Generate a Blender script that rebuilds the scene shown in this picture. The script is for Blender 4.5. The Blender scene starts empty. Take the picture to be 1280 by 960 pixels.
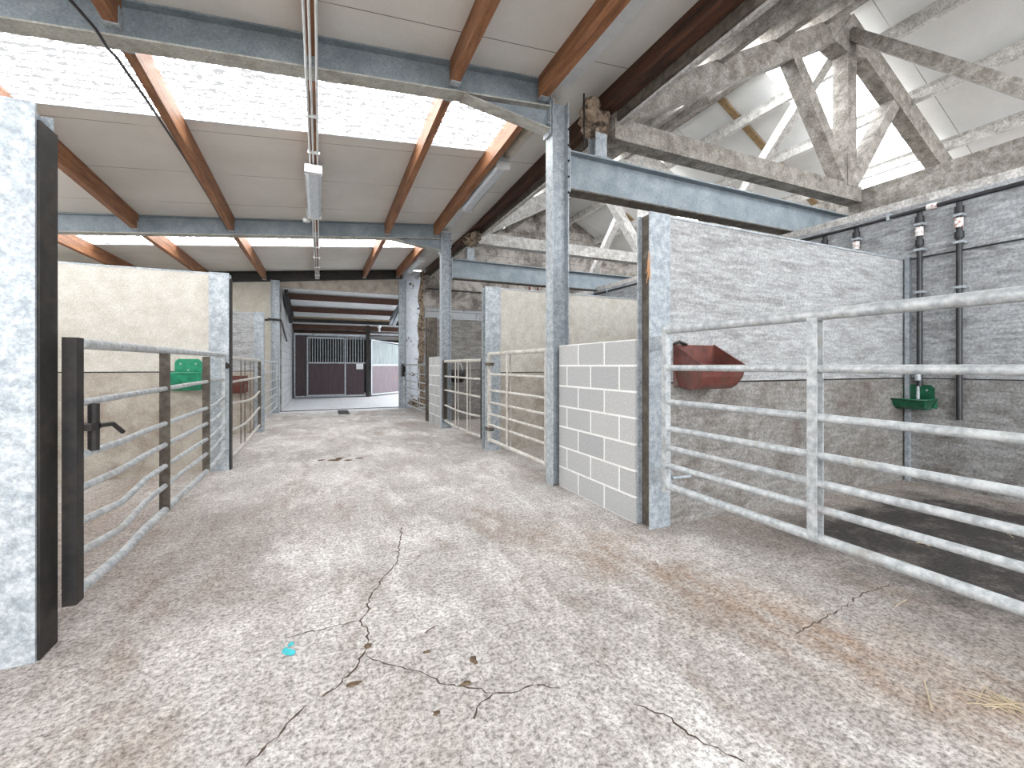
import bpy, math, random
from mathutils import Vector, Matrix
random.seed(7)
C = bpy.context.scene.collection
SC = bpy.context.scene

# ------------------------------------------------------------------ materials
def nd(nt, t, **kw):
    n = nt.nodes.new(t)
    for k, v in kw.items():
        if k in n.inputs: n.inputs[k].default_value = v
        else: setattr(n, k, v)
    return n

def new_mat(name):
    m = bpy.data.materials.new(name); m.use_nodes = True
    nt = m.node_tree; nt.nodes.clear()
    out = nd(nt, 'ShaderNodeOutputMaterial')
    b = nd(nt, 'ShaderNodeBsdfPrincipled')
    nt.links.new(b.outputs[0], out.inputs[0])
    return m, nt, b, out

def mixc(nt, f, a, b, blend='MIX'):
    m = nt.nodes.new('ShaderNodeMix'); m.data_type = 'RGBA'; m.blend_type = blend
    for s, v in ((0, f), (6, a), (7, b)):
        if hasattr(v, 'links') or isinstance(v, bpy.types.NodeSocket): nt.links.new(v, m.inputs[s])
        elif s == 0: m.inputs[0].default_value = v
        else: m.inputs[s].default_value = (*v, 1) if len(v) == 3 else v
    return m.outputs[2]

def math_(nt, op, a, b=0.5, c=None):
    m = nt.nodes.new('ShaderNodeMath'); m.operation = op
    for i, v in enumerate((a, b) if c is None else (a, b, c)):
        if isinstance(v, bpy.types.NodeSocket): nt.links.new(v, m.inputs[i])
        else: m.inputs[i].default_value = v
    return m.outputs[0]

def pos(nt, scale=(1, 1, 1), rot=(0, 0, 0)):
    g = nt.nodes.new('ShaderNodeNewGeometry'); mp = nt.nodes.new('ShaderNodeMapping')
    mp.inputs['Scale'].default_value = scale; mp.inputs['Rotation'].default_value = rot
    nt.links.new(g.outputs['Position'], mp.inputs['Vector'])
    return mp.outputs[0]

def noise(nt, vec, scale, detail=5, rough=0.6, dist=0.0):
    n = nd(nt, 'ShaderNodeTexNoise', Scale=scale, Detail=detail, Roughness=rough, Distortion=dist)
    nt.links.new(vec, n.inputs['Vector'])
    return n.outputs['Fac']

def rng(nt, v, a, b, c=0.0, d=1.0):
    m = nt.nodes.new('ShaderNodeMapRange'); m.clamp = True
    nt.links.new(v, m.inputs[0])
    for i, x in zip((1, 2, 3, 4), (a, b, c, d)): m.inputs[i].default_value = x
    return m.outputs[0]

def bump(nt, b, h, strength, dist=0.01):
    bp = nd(nt, 'ShaderNodeBump', Strength=strength, Distance=dist)
    nt.links.new(h, bp.inputs['Height']); nt.links.new(bp.outputs[0], b.inputs['Normal'])

def simple(name, c1, c2=None, scale=8, rough=.6, metal=0., aniso=(1, 1, 1), lo=.35, hi=.65, bmp=0., fine=None,
           stain=None, sscale=2., slo=.5, shi=.7, saniso=(1, 1, 1), spec=.5, detail=6):
    m, nt, b, out = new_mat(name)
    b.inputs['Roughness'].default_value = rough; b.inputs['Metallic'].default_value = metal
    b.inputs['Specular IOR Level'].default_value = spec
    c2 = c2 or c1
    v = pos(nt, aniso)
    n = noise(nt, v, scale, detail, .65)
    col = mixc(nt, rng(nt, n, lo, hi), c1, c2)
    if stain:
        s = noise(nt, pos(nt, saniso), sscale, 6, .65, .4)
        col = mixc(nt, rng(nt, s, slo, shi), col, stain)
    if fine:
        f = noise(nt, pos(nt), fine[0], 3, .7)
        col = mixc(nt, fine[1], col, mixc(nt, rng(nt, f, .3, .7), (.15, .15, .15), (1.6, 1.6, 1.6)), 'MULTIPLY')
    nt.links.new(col, b.inputs['Base Color'])
    if bmp: bump(nt, b, n, bmp)
    return m

def m_floor():
    m, nt, b, out = new_mat('concrete floor')
    b.inputs['Roughness'].default_value = .75; b.inputs['Specular IOR Level'].default_value = .3
    p = pos(nt)
    big = noise(nt, p, .9, 6, .65, .5)
    col = mixc(nt, rng(nt, big, .35, .65), (.37, .345, .325), (.54, .52, .505))
    # brown wheel / hoof dirt, stretched along the aisle
    br = noise(nt, pos(nt, (1.3, .55, 1), (0, 0, .35)), 1.5, 7, .7, .6)
    col = mixc(nt, rng(nt, br, .50, .70, 0, .75), col, (.27, .20, .155))
    wh = noise(nt, pos(nt, (1.1, .5, 1), (0, 0, -.5)), 2.3, 7, .75, .4)
    col = mixc(nt, rng(nt, wh, .48, .68, 0, .75), col, (.78, .77, .76))
    g = nt.nodes.new('ShaderNodeNewGeometry'); sp = nt.nodes.new('ShaderNodeSeparateXYZ')
    nt.links.new(g.outputs['Position'], sp.inputs[0])
    X, Y = sp.outputs[0], sp.outputs[1]
    # dirty beds inside the stalls right and left
    wob = noise(nt, p, 2.2, 5, .7)
    xw = math_(nt, 'ADD', X, math_(nt, 'MULTIPLY', math_(nt, 'SUBTRACT', wob, .5), 1.6))
    yw = math_(nt, 'ADD', Y, math_(nt, 'MULTIPLY', math_(nt, 'SUBTRACT', wob, .5), 1.0))
    st = rng(nt, xw, 1.9, 2.7)
    col = mixc(nt, math_(nt, 'MULTIPLY', st, .62), col, (.20, .165, .14))
    wet = math_(nt, 'MULTIPLY', rng(nt, xw, 2.7, 3.3), rng(nt, xw, 5.5, 5.1))
    wet = math_(nt, 'MULTIPLY', wet, rng(nt, yw, 2.35, 2.0))
    wet = math_(nt, 'MULTIPLY', wet, rng(nt, noise(nt, p, 5, 6, .75), .28, .5, .55, 1))
    col = mixc(nt, math_(nt, 'MULTIPLY', wet, .95), col, (.028, .025, .024))
    sl = rng(nt, math_(nt, 'MULTIPLY', xw, -1.0), .75, 1.5)
    col = mixc(nt, math_(nt, 'MULTIPLY', sl, .55), col, (.27, .22, .19))
    sl2 = math_(nt, 'MULTIPLY', rng(nt, xw, .1, -.5), rng(nt, yw, 1.9, 2.7))
    sl2 = math_(nt, 'MULTIPLY', sl2, rng(nt, yw, 5.2, 4.0))
    col = mixc(nt, math_(nt, 'MULTIPLY', sl2, .5), col, (.22, .17, .15))
    # rust band running diagonally in front of the right hand gate
    bx = math_(nt, 'ADD', X, math_(nt, 'MULTIPLY', Y, .25))
    band = math_(nt, 'MULTIPLY', rng(nt, bx, 1.75, 2.25), rng(nt, bx, 2.85, 2.4))
    band = math_(nt, 'MULTIPLY', band, rng(nt, noise(nt, pos(nt, (2.5, 1, 1)), 3, 6, .7), .35, .62))
    band = math_(nt, 'MULTIPLY', band, rng(nt, Y, 3.4, 2.4))
    col = mixc(nt, math_(nt, 'MULTIPLY', band, .7), col, (.30, .20, .13))
    # far apron concrete paler and bluer: side daylight put into its colour
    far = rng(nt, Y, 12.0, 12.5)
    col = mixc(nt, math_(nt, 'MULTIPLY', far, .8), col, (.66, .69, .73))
    # aggregate grain
    vo = nd(nt, 'ShaderNodeTexVoronoi', Scale=75.); nt.links.new(p, vo.inputs['Vector'])
    gr = noise(nt, p, 55, 5, .8)
    grain = mixc(nt, rng(nt, gr, .38, .56), (.22, .20, .185), (1.34, 1.34, 1.34))
    col = mixc(nt, .75, col, grain, 'MULTIPLY')
    gr2 = noise(nt, p, 16, 5, .8)
    col = mixc(nt, .7, col, mixc(nt, rng(nt, gr2, .35, .65), (.62, .59, .57), (1.25, 1.25, 1.25)), 'MULTIPLY')
    # tamped ripple marks left foreground
    nt.links.new(col, b.inputs['Base Color'])
    h = math_(nt, 'ADD', gr, math_(nt, 'MULTIPLY', vo.outputs['Distance'], .4))
    h = math_(nt, 'ADD', h, gr2)
    bump(nt, b, h, .55, .012)
    return m

def m_blocks(name, base, base2, mortar, bw, bh, axis='Y', msize=.012, dirt=None, off=(0, 0), rough=.85, dlo=.5, dhi=.65):
    m, nt, b, out = new_mat(name)
    b.inputs['Roughness'].default_value = rough
    g = nt.nodes.new('ShaderNodeNewGeometry'); sp = nt.nodes.new('ShaderNodeSeparateXYZ'); cb = nt.nodes.new('ShaderNodeCombineXYZ')
    nt.links.new(g.outputs['Position'], sp.inputs[0])
    nt.links.new(math_(nt, 'ADD', sp.outputs[1 if axis == 'Y' else 0], off[0]), cb.inputs[0])
    nt.links.new(math_(nt, 'ADD', sp.outputs[2], off[1]), cb.inputs[1])
    br = nt.nodes.new('ShaderNodeTexBrick')
    br.inputs['Scale'].default_value = 1; br.inputs['Brick Width'].default_value = bw; br.inputs['Row Height'].default_value = bh
    br.inputs['Mortar Size'].default_value = msize; br.inputs['Mortar Smooth'].default_value = .2
    br.inputs['Color1'].default_value = (*base, 1); br.inputs['Color2'].default_value = (*base2, 1); br.inputs['Mortar'].default_value = (*mortar, 1)
    nt.links.new(cb.outputs[0], br.inputs['Vector'])
    p = pos(nt)
    n = noise(nt, p, 60, 5, .8)
    col = mixc(nt, .55, br.outputs['Color'], mixc(nt, rng(nt, n, .3, .7), (.65, .65, .65), (1.3, 1.3, 1.3)), 'MULTIPLY')
    if dirt:
        d = noise(nt, p, 1.7, 8, .8, .3)
        col = mixc(nt, rng(nt, d, dlo, dhi, 0, .85), col, dirt)
    nt.links.new(col, b.inputs['Base Color'])
    bump(nt, b, math_(nt, 'ADD', math_(nt, 'MULTIPLY', br.outputs['Fac'], -1.0), math_(nt, 'MULTIPLY', n, .3)), .5, .01)
    return m

def m_skylight(name, strength, tint=(1, 1, 1), thr=.50):
    """translucent corrugated sheet lit by the daylight above"""
    m, nt, b, out = new_mat(name)
    nt.nodes.remove(b)
    p = pos(nt, (7, 24, 7))
    n = noise(nt, p, 2.0, 5, .75)
    lines = nd(nt, 'ShaderNodeTexWave', Scale=1.9, Distortion=3.0, Detail=3.); lines.bands_direction = 'Y'
    nt.links.new(pos(nt, (.6, 1.6, 1)), lines.inputs['Vector'])
    f = math_(nt, 'SUBTRACT', n, math_(nt, 'MULTIPLY', rng(nt, lines.outputs['Fac'], .5, 0), .06))
    s = rng(nt, f, thr, thr + .06, .21, strength)
    em = nd(nt, 'ShaderNodeEmission'); em.inputs[0].default_value = (*tint, 1)
    nt.links.new(s, em.inputs[1]); nt.links.new(em.outputs[0], out.inputs[0])
    return m

def m_ceiling(name, c1, c2, gap=1.0, offs=0.0, axis=1):
    m, nt, b, out = new_mat(name)
    b.inputs['Roughness'].default_value = .7
    n = noise(nt, pos(nt), 1.2, 6, .6)
    col = mixc(nt, rng(nt, n, .35, .65), c1, c2)
    f = noise(nt, pos(nt, (30, 6, 30)), 4, 4, .7)
    col = mixc(nt, .25, col, mixc(nt, rng(nt, f, .3, .7), (.8, .8, .8), (1.15, 1.15, 1.15)), 'MULTIPLY')
    g = nt.nodes.new('ShaderNodeNewGeometry'); sp = nt.nodes.new('ShaderNodeSeparateXYZ')
    nt.links.new(g.outputs['Position'], sp.inputs[0])
    q = math_(nt, 'ABSOLUTE', math_(nt, 'SUBTRACT', math_(nt, 'FRACT', math_(nt, 'DIVIDE', math_(nt, 'ADD', sp.outputs[axis], offs), gap)), .5))
    line = math_(nt, 'LESS_THAN', q, .0045 / gap)
    br = rng(nt, noise(nt, pos(nt), 1.1, 2, .5), .42, .5)
    col = mixc(nt, math_(nt, 'MULTIPLY', line, math_(nt, 'ADD', math_(nt, 'MULTIPLY', br, .6), .3)), col, (.12, .11, .10))
    nt.links.new(col, b.inputs['Base Color'])
    return m

M = {}
M['floor'] = m_floor()
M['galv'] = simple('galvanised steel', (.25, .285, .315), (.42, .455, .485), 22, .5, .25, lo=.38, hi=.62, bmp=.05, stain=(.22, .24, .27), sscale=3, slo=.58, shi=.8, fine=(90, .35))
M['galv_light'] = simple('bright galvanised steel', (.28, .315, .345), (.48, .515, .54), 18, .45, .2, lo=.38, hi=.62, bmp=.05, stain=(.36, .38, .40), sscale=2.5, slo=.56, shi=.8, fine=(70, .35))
M['beam'] = simple('blue grey painted steel', (.185, .225, .255), (.28, .32, .35), 5, .5, .15, lo=.35, hi=.65, stain=(.17, .20, .22), sscale=2, slo=.55, shi=.75, fine=(60, .3))
M['flange_dirt'] = simple('dusty steel flange', (.33, .33, .30), (.46, .45, .41), 9, .7, .05, stain=(.22, .20, .17), sscale=4, slo=.5, shi=.7, fine=(60, .3))
M['dark_steel'] = simple('dark rusted steel', (.012, .012, .013), (.035, .030, .027), 12, .55, .3, stain=(.07, .05, .035), sscale=5, slo=.56, shi=.8)
M['brown_steel'] = simple('brown weathered steel', (.05, .040, .032), (.12, .10, .08), 14, .65, .2, stain=(.20, .18, .15), sscale=6, slo=.55, shi=.75)
M['rail'] = simple('galvanised gate tube', (.30, .32, .335), (.52, .54, .55), 26, .45, .25, lo=.38, hi=.62, bmp=.05, stain=(.30, .28, .25), sscale=7, slo=.55, shi=.75)
M['rail_dirty'] = simple('dusty gate tube', (.38, .36, .33), (.60, .58, .54), 26, .6, .1, lo=.38, hi=.62, bmp=.1, stain=(.30, .25, .20), sscale=8, slo=.52, shi=.72)
M['rail_brown'] = simple('dirty gate tube', (.30, .28, .25), (.55, .53, .50), 20, .55, .15, lo=.38, hi=.62, stain=(.13, .11, .09), sscale=6, slo=.50, shi=.7)
M['wood'] = simple('orange brown timber', (.15, .056, .022), (.33, .145, .062), 3, .6, aniso=(9, .8, 9), lo=.35, hi=.65, bmp=.1, stain=(.10, .045, .02), sscale=6, slo=.58, shi=.8, saniso=(3, .5, 3), fine=(40, .25))
M['dark_wood'] = simple('dark brown timber', (.028, .014, .009), (.115, .042, .02), 3, .7, aniso=(8, .8, 8), lo=.35, hi=.7, bmp=.2, fine=(40, .3))
M['grey_wood'] = simple('tan timber batten', (.20, .13, .06), (.34, .23, .12), 3, .7, aniso=(2, 8, 8))
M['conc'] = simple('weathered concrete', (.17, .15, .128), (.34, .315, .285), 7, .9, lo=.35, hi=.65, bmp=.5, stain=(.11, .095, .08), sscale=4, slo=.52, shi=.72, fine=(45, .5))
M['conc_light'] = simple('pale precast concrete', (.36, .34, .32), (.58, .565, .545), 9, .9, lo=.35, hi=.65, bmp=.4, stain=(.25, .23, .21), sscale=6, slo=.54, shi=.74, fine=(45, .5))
M['stone'] = simple('broken rubble stone', (.16, .11, .075), (.38, .30, .22), 9, .95, lo=.38, hi=.62, bmp=.9, stain=(.05, .035, .025), sscale=9, slo=.5, shi=.6, fine=(40, .5))
M['board_grey'] = simple('cement board streaked', (.27, .272, .275), (.44, .445, .45), 4, .8, aniso=(1.2, 1.2, 9), lo=.35, hi=.65, bmp=.2, stain=(.17, .165, .16), sscale=2.5, slo=.50, shi=.75, saniso=(1, 1, 5), fine=(50, .4))
M['board_grey_low'] = simple('cement board splashed', (.165, .155, .145), (.29, .28, .265), 5, .85, aniso=(1.2, 1.2, 5), lo=.35, hi=.65, bmp=.2, stain=(.10, .075, .06), sscale=3, slo=.47, shi=.75, fine=(50, .5))
M['board_beige'] = simple('beige board', (.47, .44, .385), (.58, .555, .50), 8, .85, lo=.35, hi=.65, stain=(.38, .33, .27), sscale=2.2, slo=.55, shi=.8, fine=(80, .32))
M['board_beige_low'] = simple('beige board muddied', (.34, .30, .25), (.47, .43, .375), 6, .85, lo=.35, hi=.65, stain=(.20, .15, .115), sscale=2.6, slo=.50, shi=.75, fine=(80, .35))
M['wall_board'] = simple('streaked wall panels', (.25, .258, .268), (.42, .43, .445), 4, .85, aniso=(1.5, 1.2, 9), lo=.35, hi=.65, bmp=.2, stain=(.12, .115, .115), sscale=3., slo=.50, shi=.74, saniso=(1, 1, 3), fine=(50, .45))
M['wall_low'] = simple('splashed wall panels', (.19, .185, .18), (.33, .33, .33), 4, .9, aniso=(1.5, 1.2, 5), lo=.35, hi=.65, bmp=.2, stain=(.09, .075, .065), sscale=3.5, slo=.46, shi=.7, fine=(50, .5))
M['cream'] = simple('cream wall', (.50, .46, .38), (.60, .57, .50), 5, .85, stain=(.34, .28, .20), sscale=1.6, slo=.55, shi=.8, fine=(50, .3))
M['block'] = m_blocks('grey concrete block', (.34, .345, .345), (.42, .42, .415), (.72, .72, .70), .4, .2, 'Y', .009, off=(-.02, 0))
M['gable'] = m_blocks('soot stained gable block', (.36, .33, .30), (.28, .255, .235), (.20, .185, .17), 1.05, .42, 'X', .012, dirt=(.07, .055, .045), dlo=.44, dhi=.58)
M['gable_low'] = m_blocks('grey rendered blocks', (.30, .31, .325), (.35, .36, .37), (.19, .19, .19), .8, .4, 'X', .012, dirt=(.15, .14, .135), dlo=.5, dhi=.72)
M['corr_block'] = m_blocks('passage block wall', (.30, .31, .32), (.26, .27, .28), (.20, .20, .20), .4, .2, 'Y', .01, dirt=(.16, .15, .14))
M['limewash'] = simple('flaking limewash', (.62, .66, .74), (.74, .77, .82), 6, .9, lo=.35, hi=.65, stain=(.12, .095, .08), sscale=5, slo=.58, shi=.62, bmp=.4)
M['ceil'] = m_ceiling('insulated roof panel', (.63, .615, .58), (.72, .705, .67), 1.02, .15)
M['ceil_old'] = m_ceiling('grey fibre sheet roof', (.66, .67, .665), (.76, .765, .76), 1.24, -.5)
M['white_panel'] = simple('white roof panel', (.60, .63, .64), (.70, .72, .72), 3, .6)
M['sky'] = m_skylight('daylit translucent sheet', 7.5, (.97, .99, 1.0))
M['sky_old'] = m_skylight('daylit clear sheet', 5.0, (.93, .97, 1.0), .36)
M['white'] = simple('white plastic', (.58, .60, .61), (.68, .70, .70), 10, .4)
M['diffuser'] = simple('ribbed clear diffuser', (.42, .46, .50), (.62, .66, .70), 5, .25, aniso=(60, 2, 2), lo=.4, hi=.6)
M['green'] = simple('green enamel', (.012, .17, .09), (.025, .29, .16), 14, .3, stain=(.30, .32, .26), sscale=16, slo=.62, shi=.75)
M['green_dark'] = simple('dark green enamel', (.005, .055, .028), (.010, .11, .055), 14, .25, stain=(.12, .13, .10), sscale=14, slo=.62, shi=.75)
M['red'] = simple('oxide red plastic', (.085, .026, .022), (.18, .058, .045), 10, .45, stain=(.09, .06, .045), sscale=8, slo=.50, shi=.66)
M['dark_red'] = simple('dark red plastic', (.10, .022, .018), (.17, .045, .035), 12, .5, stain=(.06, .04, .03), sscale=8, slo=.5, shi=.7)
M['black'] = simple('black plastic', (.012, .012, .014), (.03, .03, .034), 12, .35)
M['valve'] = simple('white and red valve', (.70, .68, .66), (.45, .10, .07), 30, .4, lo=.55, hi=.6)
M['plank'] = simple('dark plum boards', (.018, .008, .011), (.06, .03, .038), 4, .5, aniso=(14, 14, .6), lo=.3, hi=.7)
M['plank_light'] = simple('violet grey boards', (.09, .07, .085), (.17, .14, .16), 4, .6, aniso=(14, 14, .6), lo=.3, hi=.7, stain=(.20, .09, .06), sscale=2, slo=.6, shi=.8)
M['mesh_sheet'] = simple('blue grey ribbed sheet', (.08, .11, .12), (.26, .31, .32), 3, .5, aniso=(22, 22, .8), lo=.35, hi=.65)
M['shade_black'] = simple('dark interior shade', (.010, .010, .012), (.03, .028, .028), 3, .8)  # near-black colour standing for shade inside openings
M['brick'] = m_blocks('orange brick', (.42, .17, .08), (.50, .24, .12), (.45, .40, .33), .22, .07, 'X', .008)
M['paint'] = simple('turquoise paint mark', (.02, .36, .42), (.05, .48, .52), 60, .6)
M['crack'] = simple('open crack', (.05, .033, .022), (.10, .07, .05), 20, .95)
M['dung'] = simple('dry brown dirt', (.07, .045, .025), (.16, .11, .07), 60, .95, bmp=.5)
M['straw'] = simple('dry straw', (.36, .28, .18), (.52, .43, .30), 30, .7)
M['leaf'] = simple('pale dry leaf', (.58, .45, .26), (.66, .52, .32), 30, .7)
M['rope'] = simple('frayed orange twine', (.45, .22, .10), (.58, .36, .20), 60, .9)

# ------------------------------------------------------------------ mesh helpers
class MB:
    def __init__(s): s.v = []; s.f = []; s.sm = []; s.mi = []; s.mats = []
    def _mi(s, mat):
        if mat is None: return 0
        if mat not in s.mats: s.mats.append(mat)
        return s.mats.index(mat)
    def add(s, vs, fs, smooth=False, mat=None):
        o = len(s.v); s.v += [Vector(v) for v in vs]
        mi = s._mi(mat)
        for f in fs: s.f.append([i + o for i in f]); s.sm.append(smooth); s.mi.append(mi)
        return s
    def box(s, x0, x1, y0, y1, z0, z1, mat=None):
        vs = [(x, y, z) for x in (x0, x1) for y in (y0, y1) for z in (z0, z1)]
        return s.add(vs, [(0, 1, 3, 2), (4, 6, 7, 5), (0, 4, 5, 1), (2, 3, 7, 6), (0, 2, 6, 4), (1, 5, 7, 3)], mat=mat)
    def prism(s, prof, p0, p1, up=(0, 0, 1), mat=None, smooth=False):
        """profile (a,b): a sideways, b up; swept p0->p1"""
        p0, p1 = Vector(p0), Vector(p1); d = (p1 - p0).normalized(); up = Vector(up)
        side = d.cross(up).normalized(); u = side.cross(d).normalized()
        n = len(prof)
        vs = [p + side * a + u * b for p in (p0, p1) for a, b in prof]
        fs = [(i, (i + 1) % n, n + (i + 1) % n, n + i) for i in range(n)] + [tuple(range(n))[::-1], tuple(range(n, 2 * n))]
        return s.add(vs, fs, smooth, mat)
    def bar(s, p0, p1, w, h, up=(0, 0, 1), mat=None):
        w /= 2; h /= 2
        return s.prism([(-w, -h), (w, -h), (w, h), (-w, h)], p0, p1, up, mat)
    def tube(s, pts, r, n=10, mat=None, caps=True):
        pts = [Vector(p) for p in pts]; rings = []
        rs = r if isinstance(r, (list, tuple)) else [r] * len(pts)
        d0 = (pts[1] - pts[0]).normalized()
        ref = Vector((0, 0, 1)) if abs(d0.z) < .9 else Vector((1, 0, 0))
        vs = []
        for i, p in enumerate(pts):
            d = (pts[min(i + 1, len(pts) - 1)] - pts[max(i - 1, 0)]).normalized()
            a = d.cross(ref).normalized(); b = a.cross(d)
            vs += [p + (a * math.cos(t) + b * math.sin(t)) * rs[i] for t in [2 * math.pi * k / n for k in range(n)]]
        fs = [(i * n + k, i * n + (k + 1) % n, (i + 1) * n + (k + 1) % n, (i + 1) * n + k) for i in range(len(pts) - 1) for k in range(n)]
        s.add(vs, fs, True, mat)
        if caps:
            m = len(pts) - 1
            s.add(vs[:n], [tuple(range(n))[::-1]], False, mat); s.add(vs[m * n:], [tuple(range(n))], False, mat)
        return s
    def lathe(s, prof, c, axis=(0, 0, 1), n=20, mat=None):
        c = Vector(c); ax = Vector(axis).normalized()
        a = ax.cross(Vector((1, 0, 0)) if abs(ax.x) < .9 else Vector((0, 1, 0))).normalized(); b = ax.cross(a)
        vs = []
        for r, z in prof:
            vs += [c + ax * z + (a * math.cos(2 * math.pi * k / n) + b * math.sin(2 * math.pi * k / n)) * r for k in range(n)]
        fs = [(i * n + k, i * n + (k + 1) % n, (i + 1) * n + (k + 1) % n, (i + 1) * n + k) for i in range(len(prof) - 1) for k in range(n)]
        return s.add(vs, fs, True, mat)
    def build(s, name, mat=None, parent=None, bevel=0, solid=0, kind=None, weld=False):
        lo = Vector([min(v[i] for v in s.v) for i in range(3)]); hi = Vector([max(v[i] for v in s.v) for i in range(3)])
        org = Vector(((lo.x + hi.x) / 2, (lo.y + hi.y) / 2, lo.z))
        pw = Vector((0, 0, 0)); q = parent
        while q is not None: pw = pw + q.location; q = q.parent
        me = bpy.data.meshes.new(name)
        me.from_pydata([tuple(v - org) for v in s.v], [], s.f)
        for m in (s.mats if s.mats else [mat]): me.materials.append(m)
        for p, sm, mi in zip(me.polygons, s.sm, s.mi): p.use_smooth = sm; p.material_index = mi
        if weld:
            import bmesh
            bm = bmesh.new(); bm.from_mesh(me); bmesh.ops.remove_doubles(bm, verts=bm.verts, dist=.0005)
            bmesh.ops.recalc_face_normals(bm, faces=bm.faces); bm.to_mesh(me); bm.free()
        me.update()
        o = bpy.data.objects.new(name, me); C.objects.link(o)
        o.location = org - pw
        if parent is not None: o.parent = parent
        if solid:
            sd = o.modifiers.new('s', 'SOLIDIFY'); sd.thickness = solid; sd.offset = 0
        if bevel:
            bv = o.modifiers.new('b', 'BEVEL'); bv.width = bevel; bv.segments = 2; bv.limit_method = 'ANGLE'
        if kind: o['kind'] = kind
        return o

def thing(name, loc, label, cat, group=None):
    o = bpy.data.objects.new(name, None); C.objects.link(o); o.location = loc; o.empty_display_size = .1
    return tag(o, label, cat, group)
def tag(o, label, cat, group=None):
    o['label'] = label; o['category'] = cat
    if group: o['group'] = group
    return o
def lab(o, l): o['label'] = l; return o

def ibeam_prof(h, w, tf=.012, tw=.008):
    H, W = h / 2, w / 2; t = tw / 2
    return [(-W, -H), (W, -H), (W, -H + tf), (t, -H + tf), (t, H - tf), (W, H - tf), (W, H), (-W, H), (-W, H - tf), (-t, H - tf), (-t, -H + tf), (-W, -H + tf)]

# ------------------------------------------------------------------ datum
Y1, Y2, Y3 = 3.85, 8.12, 12.5            # frame lines
def dz(y):
    if y <= Y1: return 0.
    if y <= Y2: return -.17 * (y - Y1) / (Y2 - Y1)
    return -.17 + .04 * (y - Y2) / (Y3 - Y2)
def zc(x, y): return 3.85 + .10 * (x - .2) + dz(y)      # underside of the lean-to roof
XR, ZR, PIT = 7.05, 6.15, .55
def zt(x): return ZR - PIT * abs(x - XR)                # truss top chord centreline
def zo(x): return zt(x) + .42                           # underside of the old roof

# ------------------------------------------------------------------ setting
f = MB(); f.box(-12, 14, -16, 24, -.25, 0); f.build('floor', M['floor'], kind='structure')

XL = -4.7
def sheet(x0, x1, y0, y1, zf, th=.05, nx=1, ny=1):
    b = MB()
    for i in range(nx):
        for j in range(ny):
            a0 = x0 + (x1 - x0) * i / nx; a1 = x0 + (x1 - x0) * (i + 1) / nx
            c0 = y0 + (y1 - y0) * j / ny; c1 = y0 + (y1 - y0) * (j + 1) / ny
            vs = [(a0, c0, zf(a0, c0)), (a1, c0, zf(a1, c0)), (a1, c1, zf(a1, c1)), (a0, c1, zf(a0, c1))]
            vs += [(x, y, z + th) for x, y, z in vs]
            b.add(vs, [(0, 3, 2, 1), (4, 5, 6, 7), (0, 1, 5, 4), (1, 2, 6, 5), (2, 3, 7, 6), (3, 0, 4, 7)])
    return b
SK = [(-4.5, -3.25), (-.15, .70), (4.02, 5.25), (8.3, 9.85)]   # skylight strips (Y ranges); the first two, out of view, are added for light
XE = 2.95
ys = [-6.0] + [y for s in SK for y in s] + [12.6]
ci = 0
for k in range(0, len(ys), 2):
    y0, y1 = ys[k], ys[k + 1]
    cuts = [y0] + [y for y in (Y1, Y2) if y0 < y < y1] + [y1]
    b = MB()
    for a, c in zip(cuts, cuts[1:]):
        s = sheet(XL, XE, a, c, zc); b.add(s.v, s.f)
    b.build('ceiling', M['ceil'], kind='structure')
for n, (y0, y1) in enumerate(SK):
    sheet(XL, 2.02, y0, y1, lambda x, y: zc(x, y) + .012, .02).build('window_%d' % (n + 1), M['sky'], kind='structure')
    sheet(2.02, XE, y0, y1, zc).build('ceiling', M['ceil'], kind='structure')
    # white edge trims of the strip
    t = MB()
    for y in (y0, y1):
        s = sheet(XL, 2.02, y - .015, y + .015, lambda x, y_: zc(x, y_) - .01, .02); t.add(s.v, s.f)
    t.build('trim_%d' % (n + 1), M['white'], kind='structure')

# old roof, two slopes
SKO = [(-.2, .8), (3.95, 5.25), (8.3, 9.5)]  # first range lies out of view, added for light
def oslope(xa, xb, y0, y1, mat, name):
    sheet(min(xa, xb), max(xa, xb), y0, y1, lambda x, y: zo(x), .05).build(name, mat, kind='structure')
yo = [-6.0] + [y for s in SKO for y in s] + [12.75]
for k in range(0, len(yo), 2):
    oslope(2.72, XR, yo[k], yo[k + 1], M['ceil_old'], 'ceiling'); oslope(XR, 11.5, yo[k], yo[k + 1], M['ceil_old'], 'ceiling')
n0 = len(SK)
for n, (y0, y1) in enumerate(SKO):
    oslope(3.3, XR, y0, y1, M['sky_old'], 'window_%d' % (n0 + 1 + 2 * n)); oslope(XR, 11.0, y0, y1, M['sky_old'], 'window_%d' % (n0 + 2 + 2 * n))
    oslope(2.72, 3.3, y0, y1, M['ceil_old'], 'ceiling'); oslope(11.0, 11.5, y0, y1, M['ceil_old'], 'ceiling')

# walls
b = MB(); b.box(XL - .2, XL, -6, 10.0, 0, 2.0); b.build('wall_left', M['cream'], kind='structure')  # unseen, kept low: open gap above added to light the ceiling
b = MB(); b.box(XL - .2, XL, 10.0, 12.8, 0, 3.16); b.build('wall_left', M['cream'], kind='structure')
b = MB(); b.box(5.65, 5.83, -4.0, 12.6, 0, 2.87); b.build('wall_right', M['wall_board'], kind='structure')
b = MB(); b.box(5.65, 5.72, -4.0, 12.6, 2.87, 2.95); b.build('trim_10', M['conc_light'], kind='structure')
b = MB(); b.box(7.30, 7.6, -4.0, 12.6, 0, 3.80); b.build('wall_middle', M['conc'], kind='structure')
b = MB(); b.box(11.3, 11.5, -4.0, 12.6, 0, 2.6); b.build('wall_outer', M['conc'], kind='structure')  # unseen, kept low so added daylight enters above it
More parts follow.
